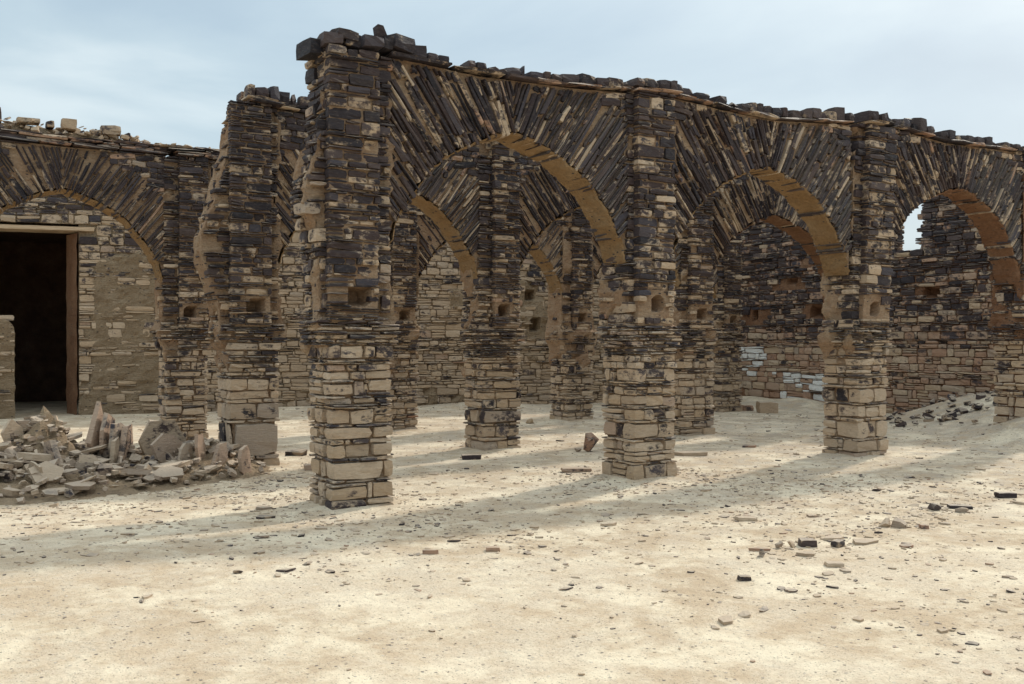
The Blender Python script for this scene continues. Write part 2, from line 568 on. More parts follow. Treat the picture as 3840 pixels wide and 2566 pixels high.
# ---- displaced mortar body of a pier: a ring lofted upwards
def ring_core(name, zs, rect, disp, mat, parent, step=.05):
    V, F, n = [], [], None
    for z in zs:
        xl, xr, yf, yb = rect(z)
        if n is None: n = [max(2, int((xr - xl) / step)), max(2, int((yb - yf) / step))]
        nx, ny = n
        ring = []
        for i in range(nx): ring.append((xl + (xr - xl) * i / nx, yf, 0, -1, 'F'))
        for j in range(ny): ring.append((xr, yf + (yb - yf) * j / ny, 1, 0, 'R'))
        for i in range(nx): ring.append((xr - (xr - xl) * i / nx, yb, 0, 1, 'B'))
        for j in range(ny): ring.append((xl, yb - (yb - yf) * j / ny, -1, 0, 'L'))
        for k, (x, y, nx_, ny_, f) in enumerate(ring):
            d = disp(f, x, y, z)
            cx, cy = nx_, ny_
            if k == 0: cx = -1                      # corners move both ways
            elif k == n[0]: cy = -1
            elif k == n[0] + n[1]: cx = 1
            elif k == 2 * n[0] + n[1]: cy = 1
            V.append((x + cx * d, y + cy * d, z))
    m = 2 * (n[0] + n[1])
    for r_ in range(len(zs) - 1):
        for k in range(m):
            a, b = r_ * m + k, r_ * m + (k + 1) % m
            F.append((a, b, b + m, a + m))
    F.append(tuple(range((len(zs) - 1) * m, len(zs) * m)))
    return mesh_obj(name, V, F, mat, parent, smooth=False)

X0 = [3.252, 6.815, 10.588, 14.60]
Y0 = [8.325, 11.643, 14.946]
PW, PT = .62, .58
ZCOP = {'A': ([3.2, 4.0, 4.9, 6.1, 6.93, 7.41, 8.35, 9.13, 10.54, 11.4, 12.7, 14.5, 16], [4.25, 4.31, 4.27, 4.31, 4.37, 4.40, 4.35, 4.33, 4.44, 4.50, 4.43, 4.48, 4.5]),
        'B': ([3.2, 4.3, 6, 15], [4.50, 4.46, 4.40, 4.45]),
        'C': ([-1, 1.05, 1.8, 2.8, 3.5, 15], [4.38, 4.37, 4.35, 4.36, 4.36, 4.4])}
ZTOP = {'A': ([3.2, 3.5, 4.0, 4.5, 5.1, 5.6, 6.9, 7.4, 8.3, 9.1, 10, 11.2, 12, 13, 14.5], [4.42, 4.43, 4.45, 4.42, 4.38, 4.42, 4.49, 4.54, 4.46, 4.50, 4.55, 4.64, 4.63, 4.58, 4.58]),
        'B': ([3, 3.8, 4.4, 6, 15], [4.58, 4.68, 4.66, 4.55, 4.55]),
        'C': ([-1, 15], [4.46, 4.50])}
QC = ([0, .05, .13, .22, .30, .40, .52, .68, .83, 1.0], [2.45, 2.70, 2.90, 3.09, 3.22, 3.37, 3.48, 3.60, 3.69, 3.75])

GROUPP = "stone piers of the ruined arcades"
GROUPA = "slate arches of the ruined arcades"

def stone_pier(row, col, label, low='lowA', mid='A', hi='A', pil=(.0, .52), bulge=None, plL=.5, plF=.15, cap=290,
               seen=1.0, ztop=None, mud=None, slant=0.0, group=GROUPP, capx=None, capslabs=True, base=()):
    x0, y0 = X0[col] if col >= 0 else -.18, Y0['ABC'.index(row)]
    zt = ztop or interp(*ZCOP[row], x0 + .3)
    seed = x0 * 3.1 + y0 * 1.7
    t = thing('stone_pier', label, 'pier', (x0 + PW / 2, y0 + PT / 2, 0), group)
    B = Batch()
    def rect(z):
        a = .075 * sstep(1.42, 1.58, z) * (1 - sstep(1.66, 1.9, z)) + .03 * sstep(1.6, 1.75, z)
        bl = bulge(z) if bulge else 0.0
        lw = (1 - sstep(.0, .25, z)) * .012
        yf = y0 + (.09 * sstep(1.74, 1.78, z))
        sl = slant * max(0, z - 1.5)
        ov = .02 * nse(seed, 0, z * 1.3)
        return x0 - a - bl - lw + ov + sl, x0 + PW + a + lw + ov, yf - lw, y0 + PT + lw
    def plast(face, u, z):
        am = {'L': plL, 'F': plF, 'R': plL * .8, 'B': plF}[face]
        am *= sstep(.3, 1.9, z) * .9 + .1
        n = fbm(u * 2.2 + seed, seed * .7, z * 1.7, 3) * .5 + .5
        return sstep(.0, .12, n - (1 - am) * .95)
    holes = [('F', .30, .43, 1.93, 2.08)]
    if row == 'A' and col == 0: holes = [('F', .22, .37, 1.90, 2.06)]
    def disp(f, x, y, z):
        u = x if f in 'FB' else y
        d = -.048 + .020 * fbm(x * 9, y * 9, z * 13, 3)
        d += plast(f, u, z) * (.066 + .010 * nse(x * 5, y * 5, z * 5) + .009 * fbm(x * 13, y * 13, z * 17, 2))
        for hf, a, b, c, e_ in holes:
            if f == hf and x0 + a - .02 < x < x0 + b + .02 and c - .01 < z < e_ + .01: d = -.22
        return d
    zs = list(np.arange(-.08, zt - .02, .045))
    ring_core('mortar_core', zs, rect, disp, mud or MUD, t)
    z = 0.0 - R(0, .03)
    while z < zt - .03:
        st = low if z < .95 else (mid if z < 2.7 else hi)
        h = course_h(st)
        mw_ = None
        if base:
            h, mw_ = base[0]; base = base[1:]
        if 1.50 < z < 1.72: h = R(.022, .045)
        h = min(h, zt - z)
        xl, xr, yf, yb = rect(z + h / 2)
        own = random.random() < .5
        dF, dS = R(.16, .26), R(.14, .24)
        def hole(ua, ub, za, zb):
            for hf, a, b, c, e_ in holes:
                if za < e_ and zb > c and ub + xl > x0 + a and ua + xl < x0 + b: return True
            return False
        tf = lambda zz: tone(zz, 'pier')
        a, b = (0, xr - xl) if own else (dS, xr - xl - dS)
        front_seen = not (z > 1.8 and pil)            # mostly hidden behind the pilaster strip above
        lay_row(B, (xl, yf), (1, 0), (0, -1), a, b, z, h, dF, seen * (1.5 if front_seen else .8), tf,
                lambda u, zz: plast('F', u + xl, zz), hole, meanw=mw_, solid=bool(mw_))
        lay_row(B, (xr, yb), (-1, 0), (0, 1), a, b, z, h, dF, -1, tf)
        a, b = (dF, yb - yf - dF) if own else (0, yb - yf)
        lay_row(B, (xl, yb), (0, -1), (-1, 0), a, b, z, h, dS, seen, tf, lambda u, zz: plast('L', yb - u, zz), meanw=mw_, solid=bool(mw_))
        lay_row(B, (xr, yf), (0, 1), (1, 0), a, b, z, h, dS, -1, tf, lambda u, zz: plast('R', yf + u, zz))
        z += h
    # pilaster strip on the front, full height above the impost
    if pil:
        z = 1.76
        ph = holes[0]
        while z < zt - .02:
            h = min(course_h(mid if z < 2.7 else hi), zt - z)
            sl = slant * max(0, z - 1.5)
            a0, a1 = x0 + pil[0] + sl, x0 + pil[1] + sl
            def hole2(ua, ub, za, zb): return za < ph[4] and zb > ph[3] and ub + a0 > x0 + ph[1] and ua + a0 < x0 + ph[2]
            lay_row(B, (a0, y0), (1, 0), (0, -1), 0, a1 - a0, z, h, R(.12, .17), seen * 1.6, lambda zz: tone(zz, 'pier'), None, hole2)
            z += h
        # mortar behind the strip
        V, F = [], []
        zz_ = np.arange(1.74, zt - .03, .05); xx_ = np.linspace(x0 + pil[0] + .02, x0 + pil[1] - .02, 9)
        for zq in zz_:
            sl = slant * max(0, zq - 1.5)
            for xq in xx_:
                dd = .03 + .012 * fbm(xq * 9, y0, zq * 12, 2)
                if x0 + ph[1] - .02 < xq < x0 + ph[2] + .02 and ph[3] < zq < ph[4]: dd = .25
                V.append((xq + sl, y0 + dd, zq))
        nx = len(xx_)
        for i in range(len(zz_) - 1):
            for j in range(nx - 1):
                a = i * nx + j
                F.append((a, a + 1, a + nx + 1, a + nx))
        k = len(V)                                   # side returns into the wall
        for (jx) in (0, nx - 1):
            for i in range(len(zz_)):
                v = V[i * nx + jx]
                V.append((v[0], y0 + .16, v[2]))
        for i in range(len(zz_) - 1):
            F.append((i * nx, (i + 1) * nx, k + i + 1, k + i))
            F.append((i * nx + nx - 1, k + len(zz_) + i, k + len(zz_) + i + 1, (i + 1) * nx + nx - 1))
        mesh_obj('pilaster_mortar', V, F, mud or MUD, t)
    # capping
    cap_line(B, row, capx or x0 + (pil[0] if pil else 0) - .03 + slant * 2.8, x0 + PW + .02, y0 - .02, y0 + PT, seen, blocks=(row != 'C'), slabs=capslabs)
    B.finish(t, cap)
    return t, B

def cap_line(B, row, xa, xb, yf, yb, seen, blocks=True, slabs=True):
    zc = lambda x: interp(*ZCOP[row], x)
    zt = lambda x: interp(*ZTOP[row], x)
    tf = lambda: (max(0, min(1, random.gauss(.92, .14))), random.random(), 0.)
    # long slabs projecting a little
    for lay in () if not slabs else {'A': (0,), 'B': (0, 1), 'C': (0, 1, 2, 3)}[row]:
        x = xa - R(0, .1) * lay
        while x < xb:
            L = min(R(.18, .7), xb - x + .04)
            if L < .08: break
            if random.random() < .07: x += L * .5; continue
            z0, z1 = zc(x), zc(x + L)
            h = R(.026, .044)
            zz = (z0 + z1) / 2 + .018 + lay * .036 + R(-.006, .006)
            pr = R(.035, .075) if lay == 0 else R(.0, .05)
            d = yb - yf + pr
            M = frame((x + L / 2, (yf + yb) / 2 - pr / 2, zz), (1, 0, 0), (0, 1, 0), (0, 0, 1), L * 1.0, d, h,
                      roll=-math.atan2(z1 - z0, L) + math.radians(R(-1.6, 1.6)))
            tt = (R(.5, .95), R(.94, 1.0) if random.random() < .6 else random.random(), 0.)
            B.add('slab', M, tt, seen * L * h * 3, 'coping_slab')
            x += L + R(.0, .02)
    if not blocks: return
    x = xa
    while x < xb - .03:
        L = min(R(.08, .22), xb - x)
        hmax = max(.04, zt(x + L / 2) - zc(x + L / 2) - .035)
        h = hmax * R(.75, 1.2)
        if random.random() < .08: h *= 1.45
        kind = 'block' if h > .06 else 'slab'
        if random.random() < .07: kind = 'chunk'
        if random.random() > .06:
            for dd in (0, 1):
                dp = (yb - yf) / 2
                y = yf + dp * (.5 + dd) + R(-.03, .03)
                M = frame((x + L / 2, y, zc(x + L / 2) + (.034 if row == 'A' else .07) + h / 2), (1, 0, 0), (0, 1, 0), (0, 0, 1), L * .97, dp * .96, h * (1.15 if kind == 'chunk' else 1) * (1 if dd == 0 else R(.6, .95)),
                          roll=math.radians(R(-4, 4)), yaw=math.radians(R(-7, 7)))
                B.add(kind, M, tf(), (seen * L * h * 3) if dd == 0 else -1, 'capstone')
        x += L + R(0, .015)

def intr(x, xl, xr, xm):
    q = (x - xl) / (xm - xl) if x < xm else (xr - x) / (xr - xm)
    return interp(*QC, max(0., min(1., q)))

def slate_arch(row, xl, xr, xm, label, seen=1.0, cap=280, mudgap=0.0, Lmax=1.0, thick=(.018, .043), xs_cap=None, dz=0.0,
               soff=None, soff_label=None, tonem=.84, blocks=True):
    yy = Y0['ABC'.index(row)]
    yf, yb = yy + .11, yy + PT - .02
    ztf = lambda x: interp(*ZCOP[row], x) - .005
    t = thing('slate_arch', label, 'arch', ((xl + xr) / 2, (yf + yb) / 2, 2.45), GROUPA)
    B = Batch()
    I = lambda x: intr(x, xl, xr, xm) + dz * sstep(2.45, 3.4, intr(x, xl, xr, xm))
    curves = []
    for side in (-1, 1):
        xe = xl if side < 0 else xr
        xsamp = [xm + (xe - xm) * k / 400 for k in range(401)]
        P = [(x, I(x)) for x in xsamp]
        seg = [0.0]
        for a, b in zip(P[:-1], P[1:]): seg.append(seg[-1] + math.hypot(b[0] - a[0], b[1] - a[1]))
        T = seg[-1]
        curves.append((side, P, seg))
        s = .012
        cnt = 0
        while s < T - .30:
            k = int(np.searchsorted(seg, s)); k = min(k, 399)
            px, pz = P[k]
            f = s / T
            ang = 70 - 15 * sstep(0, .22, f) - 8 * sstep(.22, 1, f)
            ang2 = 70 - 15 * sstep(0, .22, f + .02) - 8 * sstep(.22, 1, f + .02)
            kap = abs(math.radians(ang - ang2)) / (.02 * T)
            ang = math.radians(ang + R(-2.0, 2.0))
            d = (side * math.cos(ang), math.sin(ang))
            th = R(*thick) if random.random() > .1 else R(.05, .075)
            # tangent
            k2 = min(k + 6, 400)
            tx, tz = P[k2][0] - px, P[k2][1] - pz
            tl = math.hypot(tx, tz) or 1
            cross = abs(tx / tl * d[1] - tz / tl * d[0])
            # reach
            L = 0.0
            lim = Lmax * R(.86, 1.08)
            while L < lim:
                qx, qz = px + d[0] * (L + .03), pz + d[1] * (L + .03)
                if qz > ztf(qx) - .02 or qx < xl - .01 or qx > xr + .01: break
                L += .03
            pos = -R(.0, .025) if random.random() < .6 else -R(.03, .06)
            while pos < L - .05:
                ln = R(.10, .50) if random.random() < .75 else R(.5, .95)
                ln = min(ln, L - pos)
                if L - pos - ln < .07: ln = L - pos
                c = pos + ln / 2
                grow = 1 + c * kap * 1.0
                nsp = max(1, int(round(th * grow / .05))) if th * grow > .05 else 1
                for js in range(nsp):
                    if random.random() < .045 + mudgap * .4: continue
                    pr = R(-.014, .022)
                    thl = th * grow / nsp
                    offz = (js - (nsp - 1) / 2) * thl
                    dep = (yb - yf)
                    nrm = (-d[1], d[0])
                    jz = R(-.004, .004) + offz
                    ax = (d[0], 0, d[1])
                    az = (-d[1] * side, 0, d[0] * side)     # thickness axis
                    az = (d[1], 0, -d[0])
                    M = frame((px + d[0] * c + az[0] * jz, (yf + yb) / 2 - pr, pz + d[1] * c + az[2] * jz),
                              ax, (0, 1, 0) if side > 0 or True else (0, 1, 0), (-d[1], 0, d[0]),
                              ln - R(.004, .02), dep, thl * (R(.84, 1.22) - mudgap * .35), roll=math.radians(R(-2.2, 2.2)))
                    dk = max(0, min(1, random.gauss(tonem, .16) - (.4 if random.random() < .07 else 0)))
                    B.add('voussoir', M, (dk, random.random(), 0.), seen * ln * thl, 'voussoir')
                pos += ln + R(.003, .012)
            s += (th + .003) / max(.5, cross)
            cnt += 1
    for side in (-1, 1):                                  # the last slates meet in a chevron over the crown
        zc0, k_ = I(xm) + .01, 0
        while zc0 < ztf(xm) - .06:
            ang = math.radians(71 + min(8, k_ * 1.5) + R(-2, 2))
            th = R(.024, .045)
            d = (side * math.cos(ang), math.sin(ang))
            L = (ztf(xm) - .02 - zc0) / d[1]
            M = frame((xm + d[0] * L / 2 + side * .012, (yf + yb) / 2 + R(-.012, .012), zc0 + d[1] * L / 2), (d[0], 0, d[1]), (0, 1, 0), (-d[1], 0, d[0]), L, yb - yf, th)
            B.add('voussoir', M, (max(0, min(1, random.gauss(tonem, .16))), random.random(), 0.), seen * L * th, 'voussoir')
            zc0 += th / math.cos(ang) * 1.05; k_ += 1
    # rough stones that fill the corners above the shorter slabs
    def beyond(x, z):
        side = -1 if x < xm else 1
        ang = math.radians(52)
        L = 0
        while L < 2.2:
            qx, qz = x - side * math.cos(ang) * L, z - math.sin(ang) * L
            if (side < 0 and qx > xm) or (side > 0 and qx < xm): return L > Lmax * 1.02
            if qz < I(max(xl, min(xr, qx))): return L > Lmax * .93
            L += .05
        return False
    z = 3.35
    while z < 4.5:
        h = R(.03, .10)
        for a, b in cuts(xr - xl, .17, .06):
            xm_, zm = xl + (a + b) / 2, z + h / 2
            if zm + h / 2 < ztf(xm_) + .01 and beyond(xm_, zm):
                M = frame((xm_, yf + .10, zm), (1, 0, 0), (0, 1, 0), (0, 0, 1), (b - a) - .008, .22 + R(-.02, .02), h - .006,
                          roll=math.radians(R(-9, 9)), yaw=math.radians(R(-4, 4)))
                B.add('block' if h > .05 else 'slab', M, (max(0, min(1, random.gauss(tonem - .1, .22))), random.random(), 0.), seen * (b - a) * h, 'stone')
        z += h
    # mortar body: grid from intrados to coping, front and back
    rows, V, F = 18, [], []
    ring = []
    for side, P, seg in curves:
        pts, tgt = [], 0.0
        for p_, sg in zip(P, seg):
            if sg >= tgt: pts.append(p_); tgt += .042
        pts.append(P[-1])
        ring.append(pts)
    line = list(reversed(ring[0])) + ring[1][1:]
    n = len(line)
    for yb_, sg in ((yf, -1), (yb, 1)):
        for (x, zi) in line:
            zt_ = ztf(x)
            for r_ in range(rows + 1):
                z = zi + .015 + (zt_ - zi - .02) * r_ / rows
                dd = -.042 + .014 * fbm(x * 7, yy + sg, z * 9, 3) + mudgap * (.030 + .02 * sstep(.0, .5, fbm(x * 1.6 + yy, 3.3, z * 1.8, 2)))
                V.append((x, yb_ + sg * dd, z))
    m = rows + 1
    for q in range(2):
        o_ = q * n * m
        for i in range(n - 1):
            for j in range(rows):
                a = o_ + i * m + j
                f_ = (a, a + m, a + m + 1, a + 1)
                F.append(f_ if q == 0 else tuple(reversed(f_)))
    for i in range(n - 1):
        a, b = i * m + rows, (i + 1) * m + rows
        F.append((a, b, b + n * m, a + n * m))
        a, b = i * m, (i + 1) * m
        F.append((b, a, a + n * m, b + n * m))
    mesh_obj('mortar_core', V, F, MUD, t)
    # rendered underside
    V, F = [], []
    ny = 18
    nn = []
    for i, (x, z) in enumerate(line):
        a, b = line[max(0, i - 1)], line[min(n - 1, i + 1)]
        tx, tz = b[0] - a[0], b[1] - a[1]
        l_ = math.hypot(tx, tz) or 1
        nn.append((tz / l_, -tx / l_))
    for i, (x, z) in enumerate(line):
        for j in range(ny + 1):
            y = yf + .015 + (yb - yf - .03) * j / ny
            o_ = .034 + .024 * fbm(x * 10 + z * 4, y * 3, z * 12, 3) + .02 * nse(x * 3, y * 2, z * 3)
            if j in (0, ny): o_ -= .02 + .012 * nse(x * 31, j, z * 31)
            y += .035 * nse(x * 17, j, z * 17)
            V.append((x + nn[i][0] * o_, y, z + nn[i][1] * o_))
    for i in range(n - 1):
        for j in range(ny):
            a = i * (ny + 1) + j
            F.append((a, a + 1, a + ny + 2, a + ny + 1))
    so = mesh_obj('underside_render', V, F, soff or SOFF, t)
    if soff_label: so['label'] = soff_label
    if xs_cap is None: xs_cap = (xl + .02, xr - .02)
    cap_line(B, row, xs_cap[0], xs_cap[1], yf - .02, yb, seen, blocks)
    B.finish(t, cap, 'small_slates')
    return t

# ------------------------------------------------------------ ground
MOUNDS = []
for xx in X0:
    for yy in Y0:
        MOUNDS.append((xx + .3, yy + .3, .05, .45))
MOUNDS += [(-.3, 7.2, .16, 2.4), (17.0, 10.8, .34, 1.2), (16.8, 9.0, .55, 1.7), (14.6, 8.2, .30, .6), (17.6, 15.5, .20, .7), (17.5, 17.0, .16, .8), (11.0, 18.9, .15, 1.2), (7.0, 20.1, .08, 1.5)]
def gz(x, y):
    z = .028 * nse(x * .35, y * .35, 2.2) + .012 * nse(x * 1.3, y * 1.3, 5.)
    for mx_, my_, h, s in MOUNDS:
        d = ((x - mx_) ** 2 + (y - my_) ** 2) / (s * s)
        if d < 9: z += h * math.exp(-d)
    return z
def build_ground():
    def axis(a, b, st, far):
        c = list(np.arange(a, b, st))
        lo, hi, s = [], [], st
        q = a
        while q > -far: s *= 1.35; q -= s; lo.append(q)
        s, q = st, c[-1]
        while q < far: s *= 1.35; q += s; hi.append(q)
        return list(reversed(lo)) + c + hi
    xs, ys = axis(-3, 20, .085, 600), axis(1.5, 23, .085, 600)
    V, F = [], []
    for y in ys:
        for x in xs:
            z = gz(x, y)
            if y < 10: z += .006 * nse(x * 4, y * 4, 1.)
            V.append((x, y, z))
    n = len(xs)
    for j in range(len(ys) - 1):
        for i in range(n - 1):
            a = j * n + i
            F.append((a, a + 1, a + n + 1, a + n))
    o = mesh_obj('sand_ground', V, F, SAND, smooth=True, kind='structure')
    return o
build_ground()

# ------------------------------------------------------------ the arcades
def bulgeA(z): return interp([1.9, 2.35, 2.83, 3.05, 3.34, 3.6, 4.4], [0, .05, .16, .12, .03, .0, .0], z)
def bulgeB(z): return interp([1.8, 2.3, 2.60, 2.86, 3.2, 3.5, 4.0, 4.5], [0, .12, .24, .24, .10, .02, -.10, -.16], z)
t_A1, _ = stone_pier('A', 0, "nearest and tallest stone pier, its broken left edge plastered with mud", pil=(-.02, .50), bulge=bulgeA, plL=.50, plF=.10, cap=290, ztop=4.29, capslabs=False, base=[(.12, .3), (.15, .34), (.03, .2), (.17, .36), (.035, .2), (.12, .3), (.05, .2), (.11, .34), (.03, .2), (.14, .3)])
stone_pier('A', 1, "pier between the large and second front arches, dark upright stone left of its foot", pil=(.05, .60), plL=.46, plF=.12, base=[(.20, .36), (.03, .2), (.07, .25), (.045, .2), (.11, .42), (.035, .22), (.17, .3), (.04, .2), (.12, .34)])
stone_pier('A', 2, "front row stone pier at the right standing before the wall with white painted stones", pil=(.10, .68), plL=.50, plF=.10, slant=.05, base=[(.11, .3), (.15, .36), (.035, .2), (.22, .42), (.05, .2), (.17, .28), (.03, .25), (.19, .36), (.04, .2), (.10, .3)])
stone_pier('A', 3, "pier at the right edge of the photo, its left side covered in red brown mud", pil=(.05, .60), plL=.42, plF=.5, seen=.6, cap=200, mud=REDMUD)
stone_pier('B', 0, "broken pier rising behind the rubble heap with a big light block near its foot", mid='B', hi='B', pil=(.02, .54), bulge=bulgeB, plL=.66, plF=.16, cap=270, ztop=4.5, capx=3.50, base=[(.12, .3), (.05, .2), (.40, .34), (.04, .2), (.20, .7), (.05, .25), (.10, .3), (.15, .3)])
stone_pier('B', 1, "middle row pier seen through the large front arch", low='A', mid='B', hi='B', pil=(.18, .62), plL=.55, plF=.18, cap=270, seen=.9, base=[(.16, .34), (.05, .25), (.16, .3), (.04, .2), (.18, .42), (.03, .2), (.13, .28)])
stone_pier('B', 2, "middle row pier half hidden behind the second front pier", low='A', mid='B', hi='B', pil=(.12, .62), plL=.75, plF=.35, cap=220, seen=.8)
stone_pier('B', 3, "middle row pier hidden behind the right front pier", low='A', mid='B', hi='B', pil=(.12, .62), plL=.8, plF=.3, cap=60, seen=.4, mud=REDMUD)
stone_pier('C', -1, "back row pier beyond the left edge", low='A', mid='C', hi='C', pil=(.15, .60), cap=0, seen=-1)
stone_pier('C', 0, "slender back row pier carrying the left arch in front of the dark doorway wall", low='A', mid='C', hi='C', pil=(.18, .62), plL=.7, plF=.2, cap=250, seen=.8)
stone_pier('C', 1, "back row pier just right of the nearest pier with a dark square hole", low='A', mid='C', hi='C', pil=(.15, .60), plL=.8, plF=.42, cap=180, seen=.7)
stone_pier('C', 2, "farthest back row pier with pale mud plaster flaring above its middle", low='A', mid='C', hi='C', pil=(.15, .60), plL=.92, plF=.5, cap=180, seen=.7)
stone_pier('C', 3, "back row pier hidden behind the half hidden middle row pier", low='A', mid='C', hi='C', pil=(.15, .60), cap=20, seen=.4)

XR = [x + PW for x in X0]
slate_arch('A', XR[0], X0[1], 5.31, "largest pointed slate arch in the front row, its slabs meeting in a chevron", Lmax=1.02, cap=285, xs_cap=(3.88, 6.80))
slate_arch('A', XR[1], X0[2], 9.07, "second front slate arch between the middle and right front piers", Lmax=.98, cap=280, xs_cap=(7.44, 10.60))
slate_arch('A', XR[2], X0[3], 13.02, "front slate arch cut by the right edge of the photo with a red brown underside", Lmax=.92, cap=260, xs_cap=(11.25, 14.55), seen=.8, soff=REDMUD, dz=.07)
slate_arch('B', XR[0], X0[1], 5.33, "middle row slate arch seen through the large front arch and left of the nearest pier", Lmax=.72, seen=.8, cap=220, mudgap=.25, tonem=.84)
slate_arch('B', XR[1], X0[2], 9.06, "middle row slate arch of which one steep streaked side shows right of the middle pier", Lmax=.85, seen=.7, cap=160, mudgap=.4, tonem=.82)
slate_arch('B', XR[2], X0[3], 12.75, "middle row slate arch seen through the second front arch with a dark underside", Lmax=.85, seen=.7, cap=170, mudgap=.3, soff=REDMUD)
slate_arch('C', -.18 + PW, X0[0], 1.85, "low left slate arch with much pale mortar in front of the doorway", Lmax=.74, seen=.8, cap=230, mudgap=.32, tonem=.88, xs_cap=(.0, 3.30), blocks=False)
slate_arch('C', XR[0], X0[1], 5.33, "back row slate arch partly seen between the nearest pier and the pier behind it", Lmax=.74, seen=.6, cap=110, mudgap=.35)
slate_arch('C', XR[1], X0[2], 9.06, "back row slate arch showing its right springing above the farthest pier", Lmax=.74, seen=.6, cap=120, mudgap=.35)
slate_arch('C', XR[2], X0[3], 12.75, "back row slate arch hidden behind the second front pier", Lmax=.74, seen=.3, cap=10, mudgap=.6)

# ------------------------------------------------------------ outer walls
def wall_core(name, parent, o, U, Nn, u0, u1, z0, z1f, mat, thick=.6, plast=None, holes=(), step=.07, rec=-.045):
    """front sheet with relief, plus top, ends and back"""
    nu = int((u1 - u0) / step)
    V, F = [], []
    nz = int(4.6 / step)
    for i in range(nu + 1):
        u = u0 + (u1 - u0) * i / nu
        zt = z1f(u)
        for j in range(nz + 1):
            z = z0 + (zt - z0) * j / nz
            d = rec + .02 * fbm(u * 6, o[0], z * 8, 3)
            if plast:
                p_ = plast(u, z)
                d += p_ * (.066 + .016 * fbm(u * 2.5, 4.4, z * 3.5, 3) + .020 * fbm(u * 6, 8.4, z * 11, 3) - .030 * sstep(.25, .5, fbm(u * 2.1, 1.4, z * 2.6, 2)))
            for (a, b, c, e_, dp) in holes:
                if a < u < b and c < z < e_: d = -dp
            V.append((o[0] + U[0] * u + Nn[0] * d, o[1] + U[1] * u + Nn[1] * d, z))
    m = nz + 1
    for i in range(nu):
        for j in range(nz):
            a = i * m + j
            F.append((a, a + m, a + m + 1, a + 1))
    k = len(V)
    for i in (0, nu):
        for j in (0, nz):
            x, y, z = V[i * m + j]
            u = u0 + (u1 - u0) * i / nu
            V.append((o[0] + U[0] * u - Nn[0] * thick, o[1] + U[1] * u - Nn[1] * thick, z))
    for i in range(nu + 1):
        u = u0 + (u1 - u0) * i / nu
        V.append((o[0] + U[0] * u - Nn[0] * thick, o[1] + U[1] * u - Nn[1] * thick, z1f(u)))
    for i in range(nu + 1):
        u = u0 + (u1 - u0) * i / nu
        V.append((o[0] + U[0] * u - Nn[0] * thick, o[1] + U[1] * u - Nn[1] * thick, z0))
    tb, bb = k + 4, k + 4 + nu + 1
    for i in range(nu):
        F.append((i * m + nz, (i + 1) * m + nz, tb + i + 1, tb + i))
        F.append((tb + i, tb + i + 1, bb + i + 1, bb + i))
    F.append(tuple([j for j in range(nz, -1, -1)] + [bb, tb]))
    F.append(tuple([nu * m + j for j in range(nz + 1)] + [tb + nu, bb + nu]))
    return mesh_obj(name, V, F, mat, parent)

# back wall, set askew
WK = .225
wl = math.hypot(1, WK)
UB = (1 / wl, -WK / wl)
NB = (UB[1], -UB[0])                   # towards the camera
OB = (-2.0, 18.3 + WK * (17.9 + 2.0))
def ub(x): return (x + 2.0) * wl
tb_ = thing('back_wall', "long rubble stone back wall, plastered with tan mud right of the dark doorway", 'wall', (8, 20.5, 0), None, 'thing')
D0, D1, DZ = ub(.4), ub(2.95), 3.80
def plB(u, z):
    x = u / wl - 2.0
    n = fbm(u * .9, 7.7, z * 1.0, 3) * .5 + .5
    am = .76 * sstep(2.95, 3.5, x) * (1 - sstep(4.1, 5.6, x)) * (1 - sstep(3.1, 3.5, z)) + .22 * (1 - sstep(2.6, 3.4, z))
    return sstep(0, .10, n - (1 - am) * .85)
B = Batch()
zwb = lambda u: 4.7
core_holes = [(ub(9.0), ub(9.25), 2.35, 2.6, .3), (ub(12.6), ub(12.8), 2.5, 2.75, .3), (ub(12.75), ub(12.95), 1.75, 2.05, .3)]
wall_core('mortar_core', tb_, OB, UB, NB, D1, ub(17.9), -.1, zwb, WALLMUD, plast=plB, holes=core_holes)
wall_core('mortar_core', tb_, OB, UB, NB, ub(-3), D0, -.1, zwb, WALLMUD, plast=plB)
wall_core('mortar_core', tb_, OB, UB, NB, D0 + .001, D1 - .001, DZ + .16, zwb, WALLMUD)
z = -.02
while z < 4.65:
    h = course_h('W')
    segs = [(D1, ub(17.9))]
    if z + h > DZ + .15: segs = [(ub(-.2), ub(17.9))]
    elif z + h > DZ - .02: h = DZ + .16 - z; segs = [(ub(3.28), ub(17.9))]
    for a, b in segs:
        def hl(ua, ub2, za, zb):
            return any(ub2 > q[0] and ua < q[1] and zb > q[2] and za < q[3] for q in core_holes)
        n0 = len(B.L)
        lay_row(B, OB, UB, NB, a, b, z, h, .2, 1.0, lambda zz: tone(zz, 'back'), plB, hl, meanw=.30 if h > .1 else .26)
        for i in range(n0, len(B.L)):        # what never shows goes with the joined rest
            q = B.L[i]; x = q[3].translation.x
            vis = (x < 5.2) or (8.6 < x < 13.6)
            if not vis: B.L[i] = (q[0] * .05,) + q[1:]
    z += h
B.finish(tb_, 290)
